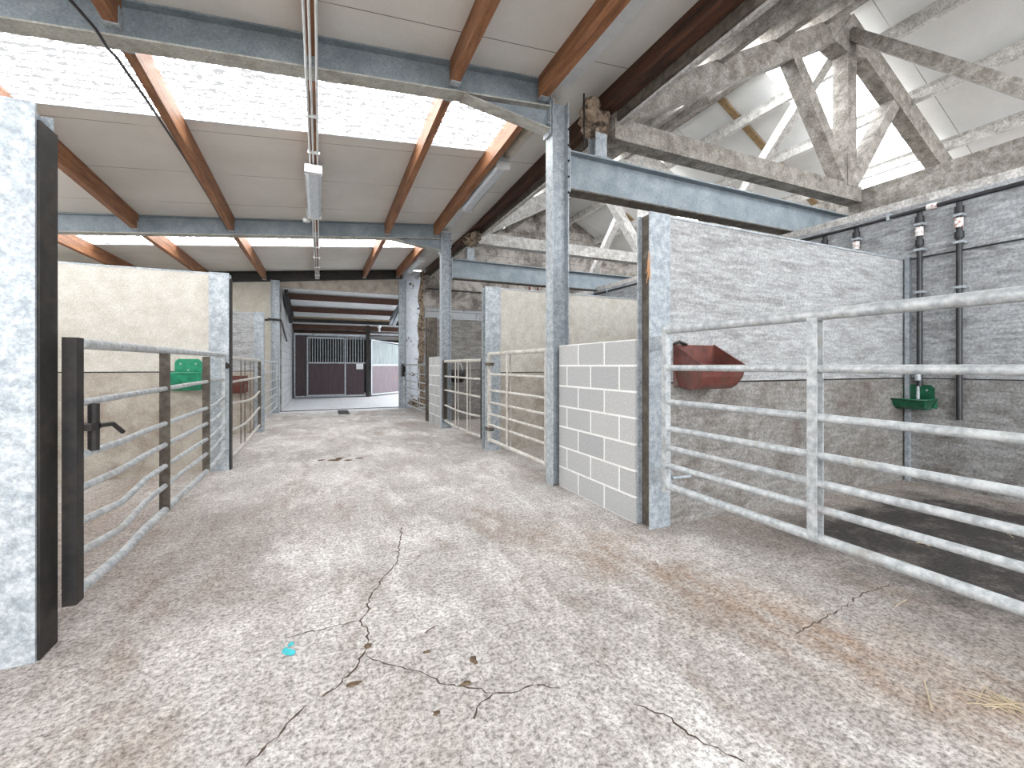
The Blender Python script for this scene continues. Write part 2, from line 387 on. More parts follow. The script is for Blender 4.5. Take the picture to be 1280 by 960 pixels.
# gable of the old building
b = MB()
pr = [(2.72, 2.9), (2.72, 4.0), (XR, zo(XR)), (11.4, zo(11.4)), (11.4, 2.9)]
vs = [(x, 12.62, z) for x, z in pr] + [(x, 12.85, z) for x, z in pr]
n = len(pr); b.add(vs, [tuple(range(n)), tuple(range(2 * n - 1, n - 1, -1))] + [(i, n + i, n + (i + 1) % n, (i + 1) % n) for i in range(n)])
b.build('wall_far', M['gable'], kind='structure')
b = MB(); b.box(2.72, 11.4, 12.66, 12.85, 0, 2.9); b.build('wall_far', M['gable_low'], kind='structure')
b = MB(); b.box(XL, -1.0, 12.6, 12.8, 0, 3.5); b.build('wall_far', M['cream'], kind='structure')
b = MB(); b.box(-1.0, 2.17, 12.62, 12.72, 3.22, 3.9); b.build('wall_far', M['board_beige_low'], kind='structure')
# limewashed pier with a ragged dark edge
b = MB()
zs = [i * .218 for i in range(19)]
edge = [2.62 + random.uniform(-.05, .05) for _ in zs]
vs = []
for z, e in zip(zs, edge): vs += [(2.18, 12.56, z), (e, 12.56, z), (e + .03, 12.8, z), (2.18, 12.8, z)]
fs = []
for i in range(len(zs) - 1):
    o = 4 * i
    fs += [(o, o + 1, o + 5, o + 4), (o + 1, o + 2, o + 6, o + 5), (o + 2, o + 3, o + 7, o + 6), (o + 3, o, o + 4, o + 7)]
fs += [(0, 3, 2, 1), (4 * len(zs) - 4, 4 * len(zs) - 3, 4 * len(zs) - 2, 4 * len(zs) - 1)]
b.add(vs, fs); tag(b.build('limewashed_pier', M['limewash']), 'flaking white limewashed masonry pier behind the end column of the aisle', 'pier')
b = MB()
vs = []; edge2 = [2.78 + random.uniform(-.03, .05) for _ in zs]
for z, e in zip(zs, edge2): vs += [(2.60, 12.60, z), (e, 12.60, z), (e, 12.8, z), (2.60, 12.8, z)]
b.add(vs, fs); b.build('wall_far', M['stone'], kind='structure')

# passage beyond the end opening
b = MB(); b.box(-1.12, -.92, 12.8, 20.5, 0, 3.45); b.build('wall_left', M['corr_block'], kind='structure')
def zp(x, y): return 3.36 - .135 * (y - 13.)
sheet(-1.0, 3.5, 12.88, 20.6, zp, .05).build('ceiling', M['white_panel'], kind='structure')
b = MB(); b.box(-1.1, 5.2, 20.4, 20.6, 0, 2.6); b.build('wall_far', M['shade_black'], kind='structure')  # near-black colour stands for the shade in the stable interior
b = MB(); b.box(3.2, 5.2, 19.6, 19.7, 0, 2.6); b.build('wall_far', M['brick'], kind='structure')
b = MB(); b.box(-1.0, 2.3, 12.72, 12.80, -.01, .012); b.build('trim_11', M['dark_steel'], kind='structure')

# ------------------------------------------------------------------ lean-to: steel frames
def frame_beam(y, x0, label, h=.27, w=.15):
    t = thing('steel_beam', (1.0, y, zc(1.0, y) - h), label, 'beam', 'rafter beams of the lean-to')
    xa, xb = x0, 2.10
    def P(x, d=0): return (x, y, zc(x, y) - d)
    b = MB(); b.bar(P(xa, h / 2), P(xb, h / 2), .008, h - .02); b.build('web', M['beam'], t)
    b = MB(); b.bar(P(xa, h - .006), P(xb, h - .006), w, .014); b.build('bottom_flange', M['flange_dirt'], t)
    b = MB(); b.bar(P(xa, .008), P(xb, .008), w, .012); b.build('top_flange', M['beam'], t)
    # haunch
    b = MB()
    x1 = 1.22
    for s in (-.005, .005): pass
    vs = [(x1, y - .005, zc(x1, y) - h), (xb, y - .005, zc(xb, y) - h), (xb, y - .005, zc(xb, y) - h - .21)]
    vs += [(x, y + .005, z) for x, _, z in vs]
    b.add(vs, [(0, 1, 2), (5, 4, 3), (0, 3, 4, 1), (1, 4, 5, 2), (2, 5, 3, 0)])
    b.build('haunch', M['beam'], t)
    b = MB(); b.bar((x1 - .02, y, zc(x1, y) - h - .006), (xb, y, zc(xb, y) - h - .216), w, .012); b.build('haunch_flange', M['flange_dirt'], t)
    b = MB(); b.box(xb - .012, xb, y - .075, y + .075, zc(xb, y) - h - .27, zc(xb, y) - .02)
    for zz in (.08, .2, .42):
        for sy in (-.05, .05): b.lathe([(0, -.02), (.012, -.02), (.012, 0)], (xb - .012, y + sy, zc(xb, y) - zz), (1, 0, 0), 8)
    b.build('end_plate', M['galv'], t)
    return t
frame_beam(Y1, XL, 'blue grey steel rafter beam crossing overhead nearest the camera, with curved haunch at the column')
frame_beam(Y2, XL, 'blue grey steel rafter beam across the middle of the aisle roof')
b3 = thing('steel_beam', (.5, Y3, 3.2), 'dark steel beam above the opening at the far end of the aisle', 'beam', 'rafter beams of the lean-to')
b = MB(); b.prism(ibeam_prof(.24, .12), (XL, Y3, zc(XL, Y3) - .13), (2.1, Y3, zc(2.1, Y3) - .13)); b.build('beam_section', M['dark_steel'], b3)
frame_beam(-.35, XL, 'blue grey steel rafter beam behind the camera')

def column(x, y, z1, label, mat='galv', h=.19, w=.14, grp='galvanised columns beside the aisle', bolts=True):
    t = thing('steel_column', (x, y, 0), label, 'column', grp)
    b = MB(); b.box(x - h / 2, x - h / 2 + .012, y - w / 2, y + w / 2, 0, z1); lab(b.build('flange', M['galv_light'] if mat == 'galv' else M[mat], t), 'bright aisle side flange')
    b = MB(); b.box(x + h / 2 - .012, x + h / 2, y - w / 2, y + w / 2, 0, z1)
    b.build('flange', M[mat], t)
    b = MB(); b.box(x - h / 2 + .012, x + h / 2 - .012, y - .005, y + .005, 0, z1); b.build('web', M[mat], t)
    if bolts:
        b = MB()
        for k in range(5):
            b.lathe([(0, -.014), (.011, -.014), (.011, .002)], (x + h / 2 - .006, y - w / 2, 2.95 + k * .16), (0, 1, 0), 8)
        b.build('bolts', M['dark_steel'], t)
    return t
column(2.21, Y1, 3.86, 'tall galvanised steel column at the near block wall')
column(2.20, Y2, 3.75, 'galvanised steel column at the second, further block wall')
column(2.12, Y3 - .1, 3.62, 'galvanised steel column at the right of the far aisle opening', bolts=False)
column(-1.03, Y3 - .1, 3.35, 'galvanised steel column at the left of the far aisle opening', bolts=False)

# timber purlins running along the aisle
PX = [-3.65, -2.47, -1.27, -.07, 1.10, 1.99]
bays = [(-4.6, -.44), (-.27, Y1 - .08), (Y1 + .08, Y2 - .08), (Y2 + .08, Y3 - .08)]
PL = {(1, 2): 'leftmost brown timber purlin before the nearest steel beam', (1, 3): 'brown timber purlin with white conduit, before the nearest steel beam',
      (1, 4): 'wide looking brown timber purlin at the top centre, before the nearest steel beam', (1, 5): 'brown timber purlin at the top beside the white strip, meeting the near column',
      (2, 1): 'leftmost brown timber purlin between the two blue grey beams', (2, 2): 'long brown timber purlin with black cable, between the two blue grey beams',
      (2, 3): 'middle brown timber purlin with conduit and tube light, between the blue grey beams', (2, 4): 'brown timber purlin right of the conduit purlin, between the blue grey beams',
      (2, 5): 'brown timber purlin beside the white strip and tube light, between the blue grey beams',
      (3, 0): 'leftmost brown timber purlin in the furthest bay', (3, 1): 'second brown timber purlin from the left in the furthest bay',
      (3, 2): 'brown timber purlin just left of the conduit in the furthest bay', (3, 3): 'brown timber purlin with conduit in the furthest bay above the stable door',
      (3, 4): 'brown timber purlin right of the conduit in the furthest bay', (3, 5): 'rightmost brown timber purlin in the furthest bay, beside the distant tube light'}
for j, (ya, yb) in enumerate(bays):
    for i, x in enumerate(PX):
        if (j, i) not in PL: continue
        t = thing('timber_purlin', (x, (ya + yb) / 2, zc(x, (ya + yb) / 2) - .25),
                  PL[(j, i)],
                  'purlin', 'brown timber purlins under the lean-to roof')
        d = .225
        b = MB(); b.bar((x, ya, zc(x, ya) - d / 2), (x, yb, zc(x, yb) - d / 2), .075, d); b.build('timber', M['wood'], t)
        for y in (ya, yb):
            s = 1 if y == ya else -1
            b = MB(); b.box(x - .045, x + .045, min(y, y + s * .07), max(y, y + s * .07), zc(x, y) - d - .008, zc(x, y) - d)
            b.box(x + .04, x + .046, min(y, y + s * .07), max(y, y + s * .07), zc(x, y) - d, zc(x, y) - d + .12)
            b.build('hanger', M['galv'], t)

# dark wall plate timber between the two roofs, white fascia next to it
t = thing('wall_plate_timber', (2.8, 4., 3.8), 'dark reddish brown timber beam where the low roof meets the old roof', 'timber beam')
b = MB()
b.prism(ibeam_prof(.26, .14, .03, .09), (2.80, -5.9, zc(2.8, 0) - .02), (2.80, 12.5, zc(2.8, 12) - .02)); b.build('beam_timber', M['dark_wood'], t)
b = MB(); b.box(2.88, 2.93, -5.9, 12.5, 3.80, 4.06); b.build('back_plank', M['brown_steel'], t)
b = MB(); b.bar((2.93, -5.9, 3.80), (2.93, 12.5, 3.76), .05, .03); lab(b.build('edge_strip', M['conc_light'], t), 'pale edge strip')
t = thing('fascia_board', (2.19, 6, 3.6), 'narrow white board strip running beside the outermost timber purlin', 'board')
for ya, yb in ((-.2, 3.75), (5.25, 8.0), (8.3, 12.4)):
    b = MB(); b.bar((2.19, ya, zc(2.19, ya) - .05), (2.19, yb, zc(2.19, yb) - .05), .22, .02); b.build('board', M['white'], t)
b = MB(); b.tube([(2.24, 4.0, zc(2.2, 4) - .06), (2.25, 4.4, zc(2.2, 4) - .07), (2.24, 5.2, zc(2.2, 5) - .06)], [.05, .06, .05], 12)
b.build('foam_roll', M['cream'], t)

# conduits and lights
t = thing('conduit_run', (-.07, 6, 3.4), 'white plastic conduits clipped along the middle purlin', 'conduit')
for dx in (-.032, .0, .045):
    b = MB()
    pts = [(-.07 + dx, y, zc(-.07, y) - .225 - .015 - (.06 if abs(y - Y1) < .2 or abs(y - Y2) < .2 else 0)) for y in (2.2, 3.6, 3.7, 4.0, 4.15, 5.5, 7.0, 7.8, 7.98, 8.25, 8.4, 10, 12.35)]
    b.tube(pts, .010, 8); b.build('pipe', M['white'], t)
for y in (4.5, 5.2, 8.9, 9.8, 10.8, 11.8):
    b = MB(); b.box(-.125, .0, y, y + .02, zc(0, y) - .262, zc(0, y) - .235); b.build('clip', M['white'], t)
t = thing('junction_box', (-.2, 7.75, 3.35), 'round white junction box at the end of the near fluorescent light', 'junction box')
b = MB(); b.lathe([(0, -.03), (.05, -.03), (.055, 0), (.05, .03), (0, .03)], (-.19, 7.45, 3.46), (0, 0, 1), 14); b.build('box', M['white'], t)
b = MB(); b.tube([(-.19, 7.45, 3.47), (-.19, 7.45, 3.68)], .01, 8); b.build('stem', M['white'], t)

def light(x, y0, y1, label, dz_=.03):
    t = thing('fluorescent_light', (x, (y0 + y1) / 2, zc(x, y0) - .3 - dz_), label, 'light', 'weatherproof tube lights under the purlins')
    za, zb = zc(x, y0) - .235 - dz_, zc(x, y1) - .235 - dz_
    b = MB(); b.prism([(-.075, 0), (-.088, -.03), (.088, -.03), (.075, 0)], (x, y0, za), (x, y1, zb)); b.build('housing', M['white'], t)
    b = MB(); b.prism([(.084, -.03), (.080, -.06), (.05, -.09), (-.05, -.09), (-.080, -.06), (-.084, -.03)], (x, y0 + .03, za), (x, y1 - .03, zb)); b.build('diffuser', M['diffuser'], t)
    for y, z in ((y0, za), (y1, zb)):
        b = MB(); b.box(x - .092, x + .092, y - .012, y + .04, z - .092, z); b.build('end_cap', M['white'], t)
    for k in range(4):
        y = y0 + (y1 - y0) * (k + .5) / 4; z = za + (zb - za) * (k + .5) / 4
        for s in (-1, 1):
            b = MB(); b.box(x + s * .092 - .006, x + s * .092 + .006, y - .015, y + .015, z - .045, z - .01); b.build('clip', M['galv'], t)
light(-.07, 5.45, 6.95, 'long tube light under the middle purlin, grey diffuser with white end cap')
light(2.15, 5.15, 6.65, 'long tube light hung on the purlin closest to the columns, near bay', -.07)
light(2.15, 10.1, 11.6, 'small distant tube light beside the far right purlin', -.07)

# cable across near beam
b = MB(); b.tube([(-1.5, 3.2, 3.55), (-1.42, 3.5, 3.46), (-1.36, 3.74, 3.43), (-1.34, 3.86, 3.39), (-1.34, 4.0, 3.42), (-1.33, 4.6, 3.43), (-1.32, 5.6, 3.42), (-1.32, 6.9, 3.38), (-1.32, 7.95, 3.31)], .011, 8)
tag(b.build('black_cable', M['black']), 'black cable looping under the near steel beam at the third purlin', 'cable')

# ------------------------------------------------------------------ old building trusses
def truss(y, label, mat, extra=True):
    t = thing('roof_truss', (XR, y, 3.6), label, 'truss', 'concrete roof trusses of the old building')
    w = .20
    yy = Vector((0, 0, 1))
    b = MB(); b.bar((2.86, y, 3.72), (7.30, y, 3.72), w - .008, .23); b.build('bottom_chord', M[mat], t)
    b = MB(); b.bar((2.86, y, zt(2.86) + .04), (XR + .02, y, zt(XR) + .02), w, .30); b.build('top_chord', M[mat], t)
    b = MB(); b.bar((XR - .05, y, zt(XR) + .02), (11.35, y, zt(11.35)), w + .006, .34); b.build('top_chord', M[mat], t)
    b = MB(); b.bar((XR, y, 3.80), (XR, y, 6.10), .21, .21, (1, 0, 0)); b.build('king_post', M[mat], t)
    for s in (-1, 1):
        b = MB(); b.bar((XR + s * .08, y, 3.86), (XR + s * 1.26, y, zt(XR + 1.26) - .06), .18, .19, (0, 1, 0)); b.build('strut', M[mat], t)
    # apex gusset
    b = MB()
    pr = [(XR - .45, zt(XR - .45) - .12), (XR - .02, 6.26), (XR + .02, 6.26), (XR + .45, zt(XR + .45) - .12), (XR + .17, 5.72), (XR - .17, 5.72)]
    n = len(pr); vs = [(x, y - w / 2 - .012, z) for x, z in pr] + [(x, y + w / 2 + .012, z) for x, z in pr]
    b.add(vs, [tuple(range(n)), tuple(range(2 * n - 1, n - 1, -1))] + [(i, n + i, n + (i + 1) % n, (i + 1) % n) for i in range(n)])
    b.build('apex_gusset', M[mat], t)
    return t
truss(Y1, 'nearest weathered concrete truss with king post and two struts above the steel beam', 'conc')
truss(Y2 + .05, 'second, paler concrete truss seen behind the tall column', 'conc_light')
def brace(y0, s, label, l=2.2):
    b = MB(); b.bar((XR, y0 + s * .1, 6.0), (XR, y0 + s * (.1 + l), 6.0 - 1.06 * l), .15, .17, (1, 0, 0))
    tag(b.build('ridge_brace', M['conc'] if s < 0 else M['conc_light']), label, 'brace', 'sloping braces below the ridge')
brace(Y1, -1, 'long grey concrete brace running from the near truss apex towards the upper right')
brace(Y1, 1, 'pale concrete brace sloping away behind the near truss king post', 2.1)
brace(Y2, 1, 'small pale concrete brace sloping away behind the second truss', 2.1)
# purlins of the old roof
pz = ['nearest the ridge', 'second below the ridge', 'third below the ridge', 'lowest, by the eaves']
for s, sn in ((-1, 'left'), (1, 'right')):
    for i, off in enumerate((.63, 1.64, 2.65, 3.72)):
        x = XR + s * off
        b = MB(); b.prism([(-.045, -.09), (.045, -.09), (.045, .04), (.075, .09), (-.075, .09), (-.045, .04)], (x, -5.5, zo(x) - .185), (x, 12.6, zo(x) - .185))
        tag(b.build('concrete_purlin', M['conc'] if s < 0 else M['conc_light']), 'precast concrete purlin on the %s slope of the old roof, %s' % (sn, pz[i]), 'purlin', 'concrete purlins of the old roof')  # left slope takes darker concrete: soffit shade put into its colour
b = MB(); b.bar((XR, -5.5, zo(XR) - .13), (XR, 12.6, zo(XR) - .13), .12, .14); tag(b.build('ridge_beam', M['conc']), 'concrete ridge beam along the top of the old roof', 'beam')
for y, l in ((6.15, 'brown timber batten down the far slope of the old roof'), (10.6, 'short brown timber batten near the gable wall')):
    b = MB(); b.bar((XR + .1, y, zo(XR + .1) - .030), (11.2, y, zo(11.2) - .030), .13, .035, (0, 0, 1)); tag(b.build('timber_batten', M['grey_wood']), l, 'batten', 'brown battens on the old roof')

# steel beams of the old part, stubs and rubble heel
def cross_beam(y, zt_, label, h=.40, x1=7.25):
    t = thing('steel_beam', (4.7, y, zt_ - h), label, 'beam', 'horizontal steel beams under the trusses')
    b = MB(); b.box(2.32, x1, y - .005, y + .005, zt_ - h + .015, zt_ - .015); b.build('web', M['beam'], t)
    b = MB(); b.box(2.32, x1, y - .085, y + .085, zt_ - .015, zt_); b.build('top_flange', M['beam'], t)
    b = MB(); b.box(2.32, x1, y - .085, y + .085, zt_ - h, zt_ - h + .015); lab(b.build('bottom_flange', M['brown_steel'], t), 'brown rusty underside flange')
    b = MB(); b.box(2.305, 2.32, y - .08, y + .08, zt_ - h - .02, zt_ + .02); b.build('end_plate', M['galv'], t)
cross_beam(Y1, 3.38, 'horizontal blue grey steel beam from the tall column to the right wall, below the near truss')
cross_beam(Y2, 3.25, 'pale blue steel beam further back, seen through the gap beside the tall column', .38)
def stub(y, z0, label):
    t = thing('steel_stub', (2.75, y, z0), label, 'steel stub', 'short steel stubs under the truss heels')
    b = MB(); b.prism(ibeam_prof(.14, .14, .01, .01), (2.70, y, z0), (2.70, y, z0 + .26), (0, 1, 0)); b.build('upright', M['galv'], t)
    b = MB(); b.box(2.6, 2.8, y - .09, y + .09, z0, z0 + .01); b.build('foot_plate', M['galv'], t)
stub(Y1, 3.38, 'short galvanised steel stub on the near beam carrying the truss heel')
stub(Y2 + .02, 3.25, 'short steel stub on the further beam carrying the second truss heel')
def rubble(c, r, label, seed):
    rd = random.Random(seed); t = thing('stone_heel', (c[0], c[1], c[2] - r[2]), label, 'stone', 'broken masonry lumps at the truss heels')
    for k in range(9):
        b = MB(); cc = Vector(c) + Vector((rd.uniform(-.6, .6) * r[0], rd.uniform(-.6, .6) * r[1], rd.uniform(-.6, .6) * r[2]))
        n, m = 10, 7; vs = []; q = [rd.uniform(.34, .6) for _ in range(3)]
        ax = rd.uniform(0, 3)
        for i in range(m + 1):
            th = math.pi * i / m
            for j in range(n):
                ph = 2 * math.pi * j / n; k2 = rd.uniform(.82, 1.12)
                vs.append(cc + Vector((math.sin(th) * math.cos(ph + ax) * q[0] * r[0], math.sin(th) * math.sin(ph + ax) * q[1] * r[1], math.cos(th) * q[2] * r[2])) * k2 * 1.15)
        b.add(vs, [(i * n + j, i * n + (j + 1) % n, (i + 1) * n + (j + 1) % n, (i + 1) * n + j) for i in range(m) for j in range(n)])
        b.build('stone', M['stone'], t)
rubble((2.68, Y1, 3.82), (.22, .2, .2), 'crumbling brown masonry lump at the heel of the near truss', 3)
rubble((2.72, Y2, 3.68), (.18, .17, .15), 'broken masonry at the heel of the second truss', 5)
b = MB(); b.tube([(2.46, 3.74, 3.42), (2.45, 3.73, 3.96)], .010, 8); tag(b.build('threaded_rod', M['dark_steel']), 'thin dark threaded rod standing beside the masonry lump on the near beam', 'rod')
b = MB(); b.bar((2.84, 3.62, 3.96), (2.90, 3.62, 4.12), .09, .006, (1, 0, 0))
tag(b.build('fixing_plate', M['galv_light']), 'small bright steel plate nailed to the dark timber above the masonry lump', 'plate')

# ------------------------------------------------------------------ partitions
def hpost(parent, x0, x1, y0, y1, z, mat='galv', matf=None):
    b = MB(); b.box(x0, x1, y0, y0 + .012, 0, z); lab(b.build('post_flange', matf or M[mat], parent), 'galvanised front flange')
    b = MB(); b.box(x0, x1, y1 - .012, y1, 0, z); b.build('post_flange', M[mat], parent)
    xm = x0 + .045 if x1 > 0 else x1 - .045
    b = MB(); b.box(xm - .006, xm + .006, y0 + .012, y1 - .012, 0, z); b.build('post_web', M['brown_steel' if x0 > 0 else 'galv'], parent)

def partition(xa, xb, y0, y1, z, zs, up, low, label, post, pmat='galv', pf=None, top_cap=True, zlow=0.0):
    """panel from xa (aisle) to xb, between y0 and y1, seam at zs, post=(x0,x1)"""
    t = thing('stall_partition', ((xa + xb) / 2, (y0 + y1) / 2, 0), label, 'partition', 'partition walls between the stalls')
    lo, hi = min(xa, xb), max(xa, xb)
    b = MB(); b.box(lo, hi, y0 + .016, y1 - .016, zs + .006, z - .02); b.build('upper_panel', up, t)
    b = MB(); b.box(lo, hi, y0 + .016, y1 - .016, zlow, zs - .006); b.build('lower_panel', low, t)
    b = MB(); b.box(lo, hi, y0 + .03, y1 - .03, zs - .006, zs + .006); b.build('seam', M['dark_steel'], t)
    if top_cap:
        b = MB(); b.box(lo, hi, y0 + .010, y1 - .010, z - .02, z - .005); b.build('top_cap', M['galv_light'], t)
    hpost(t, post[0], post[1], y0, y1, z, pmat, pf)
    return t
# right hand row
p1 = partition(2.26, 5.645, 2.49, 2.63, 2.33, 1.07, M['board_grey'], M['board_grey_low'], 'streaked grey cement board partition with bucket trough, right foreground stall', (2.205, 2.40), pf=M['galv'])
p2 = partition(2.22, 5.645, 5.74, 5.88, 2.32, 1.10, M['board_beige'], M['board_beige_low'], 'beige board partition behind the block wall and near steel column', (2.13, 2.36), pf=M['galv_light'])
p3 = partition(2.2, 5.645, 9.26, 9.40, 2.24, 1.10, M['board_grey_low'], M['board_grey_low'], 'dark grey board partition in the third stall on the right', (2.10, 2.32), 'brown_steel', M['brown_steel'])
# left hand row
q0 = partition(-1.2, XL + .01, 2.38, 2.52, 2.265, 1.08, M['board_beige'], M['board_beige_low'], 'nearest left partition, its galvanised end post cut by the left frame edge', (-1.42, -1.052), pf=M['galv_light'])
b = MB(); b.box(-1.10, -1.043, 2.393, 2.525, 0, 2.20); lab(b.build('post_channel', M['dark_steel'], q0), 'black steel channel')
q1 = partition(-1.08, XL + .01, 5.86, 6.00, 2.26, 1.13, M['board_beige'], M['board_beige_low'], 'beige speckled partition with the green bowl, left row', (-1.15, -.955), pf=M['galv_light'])
q2 = partition(-1.05, XL + .01, 8.98, 9.12, 2.16, 1.10, M['board_grey'], M['board_beige_low'], 'further, smaller grey brown partition on the left row', (-1.08, -.93), pf=M['galv'])
b = MB(); b.box(-.955, -.94, 5.88, 5.99, 0, 2.2); lab(b.build('post_edge', M['dark_steel'], q1), 'dark edge strip')

# block walls
def block_wall(y0, y1, x0, x1, z, label):
    b = MB(); b.box(x0, x1, y0, y1, 0, z); tag(b.build('block_wall', M['block'], bevel=.004), label, 'block wall', 'low block walls beside the aisle')
block_wall(2.632, 3.775, 2.185, 2.295, 1.40, 'low grey concrete block wall with white joints between near column and trough stall post')
block_wall(8.195, 9.255, 2.14, 2.28, 1.38, 'smaller distant low block wall beside the second steel column')
# old stump & details on post 1
b = MB()
rd = random.Random(2)
for k in range(8):
    x, y = 2.2, 2.50; z = 1.98 + rd.uniform(-.06, .06)
    b.tube([(x - .004, y - .004, z), (x - .01 + rd.uniform(-.02, .01), y - .02 + rd.uniform(-.02, .02), z - .06), (x - .012 + rd.uniform(-.02, .02), y - .02 + rd.uniform(-.02, .02), z - .12 - rd.uniform(0, .06))], .0025, 5)
tag(b.build('twine_knot', M['rope']), 'frayed orange twine caught on the post beside the block wall', 'twine')

# ------------------------------------------------------------------ gates
def gate(x, ya, yb, rails, verts, label, mat, rtop=.026, rr=.018, vmat=None, ends=(True, True), endz=None, bend=None, vw=.045, double=True, end_mat=None, group='tubular stall gates', rbot=None):
    """gate along the aisle at x between ya and yb; rails = heights top..bottom"""
    t = thing('stall_gate', (x, (ya + yb) / 2, 0), label, 'gate', group)
    vm = vmat or mat; z1, z0 = rails[0], rails[-1]
    for i, z in enumerate(rails):
        r = rtop if i == 0 else (rbot or rtop * .9) if i == len(rails) - 1 else rr
        n = 16; pts = []
        for k in range(n + 1):
            y = ya + (yb - ya) * k / n; dxx = dzz = 0
            if bend: dxx, dzz = bend(i, (y - ya) / (yb - ya))
            pts.append((x + dxx, y, z + dzz))
        b = MB(); b.tube(pts, r, 12); b.build('rail', mat, t)
    for y in verts:
        for s in ((-1, 1) if double else (0,)):
            b = MB()
            if double: b.box(x + s * .024 - .003, x + s * .024 + .003, y - vw / 2, y + vw / 2, z0 - .01, z1 - .015)
            else: b.box(x - .034, x + .026, y - .008, y + .008, z0 - .01, z1 - .015)
            b.build('upright', vm, t)
    e0, e1 = endz or (z0 - .03, z1 + .02)
    for y, on in ((ya, ends[0]), (yb, ends[1])):
        if on:
            b = MB(); b.box(x - .022, x + .022, y - .02, y + .02, e0, e1); b.build('stile', end_mat or vm, t)
    return t
RZ = [1.44, 1.185, .955, .775, .645, .525, .385]
g = gate(2.15, -1.35, 2.27, RZ, (1.3, .1), 'large galvanised tubular gate in the right foreground below the trough', M['rail'], .027, .019, double=True, endz=(.34, 1.47), group='tubular stall gates')
for z in (1.36, .42):
    b = MB(); b.box(2.15, 2.22, 2.285, 2.31, z - .012, z + .012); b.tube([(2.15, 2.30, z - .03), (2.15, 2.30, z + .03)], .014, 10); b.box(2.205, 2.235, 2.30, 2.488, z - .05, z + .05); b.build('hinge', M['galv'], g)
b = MB(); b.tube([(2.18, 2.24, .44), (2.3, 2.2, .45)], .012, 8); b.build('latch_pin', M['galv'], g)
g = gate(2.16, 3.98, 5.66, [1.36, 1.08, .86, .69, .53, .38, .17], (4.98,), 'cream worn tubular gate between near column and the beige partition post', M['rail_dirty'], .026, .016, ends=(True, True))
b = MB(); b.box(2.12, 2.19, 5.55, 5.72, 1.2, 1.24); b.box(2.12, 2.19, 5.55, 5.72, .3, .34); b.build('hinge', M['brown_steel'], g)
def bendC(i, t): return (0, -.03 * math.sin(t * math.pi) if i in (3, 4) else 0)
g = gate(2.15, 5.92, 7.98, [1.28, 1.0, .74, .46, .17], (7.2, 6.55), 'worn tubular gate between the second column and beige partition', M['rail_dirty'], .024, .016, bend=bendC, end_mat=M['dark_steel'])
b = MB(); b.box(2.12, 2.2, 7.97, 8.04, .2, 1.3); b.build('hinge_plate', M['brown_steel'], g)
g = gate(2.14, 9.46, 12.26, [1.22, 1.0, .80, .62, .46, .32, .16], (10.3, 11.4), 'far right tubular gate in front of the limewashed pier', M['rail'], .022, .014)
b = MB(); b.box(2.08, 2.16, 12.24, 12.32, .9, 1.25); b.build('latch', M['dark_steel'], g)

def bendL(i, t):
    # kicked rails: sag near both ends
    if i in (0, 1): return (0, .02 * t)
    k = max(0, 1 - abs(t - .13) / .13)
    e = max(0, (t - .86) / .14)
    return (.02 * k, (-.03 * k if i in (4, 5) else 0) + .05 * e)
g = gate(-1.0, 2.60, 5.80, [1.30, 1.03, .79, .64, .49, .35, .18], (3.80, 5.02), 'galvanised gate with dark uprights along the left foreground, slightly kicked in', M['rail'], .024, .017, vmat=M['brown_steel'], ends=(False, False), bend=bendL, rbot=.024, double=False)
b = MB(); b.box(-1.035, -.985, 2.535, 2.60, .14, 1.325); lab(b.build('latch_stile', M['dark_steel'], g), 'thick latch stile, dark from painted shade')  # dark steel colour stands for the stile's faces in shade
b = MB(); b.box(-1.02, -.98, 5.795, 5.845, .1, 1.33); b.build('stile', M['rail'], g)
b = MB(); b.tube([(-.98, 2.68, .80), (-.98, 2.68, 1.02)], .022, 12); lb = b.build('latch', M['dark_steel'], g)
b = MB(); b.box(-1.02, -.96, 2.60, 2.70, .9, .93); b.build('latch_arm', M['dark_steel'], lb)
b = MB(); b.tube([(-.96, 2.68, .915), (-.93, 2.74, .915), (-.91, 2.80, .865)], .011, 8); b.build('latch_handle', M['dark_steel'], lb)
b = MB(); b.tube([(-.985, 5.83, 1.18), (-.95, 5.83, 1.22)], .03, 10); b.build('hinge', M['dark_steel'], g)
def bendL2(i, t): return (.03 * math.sin(t * 3.1), .03 * math.sin(t * 5 + i) if i > 1 else 0)
gate(-.99, 6.05, 8.92, [1.29, 1.0, .72, .42, .12], (7.1, 8.0), 'bent brown tubular gate beyond the green bowl stall on the left', M['rail_dirty'], .022, .016, vmat=M['brown_steel'], bend=bendL2)
gate(-.99, 9.18, 12.25, [1.28, 1.06, .86, .66, .5, .34, .18], (10.2, 11.3), 'furthest left tubular gate running to the far opening', M['rail'], .020, .014)

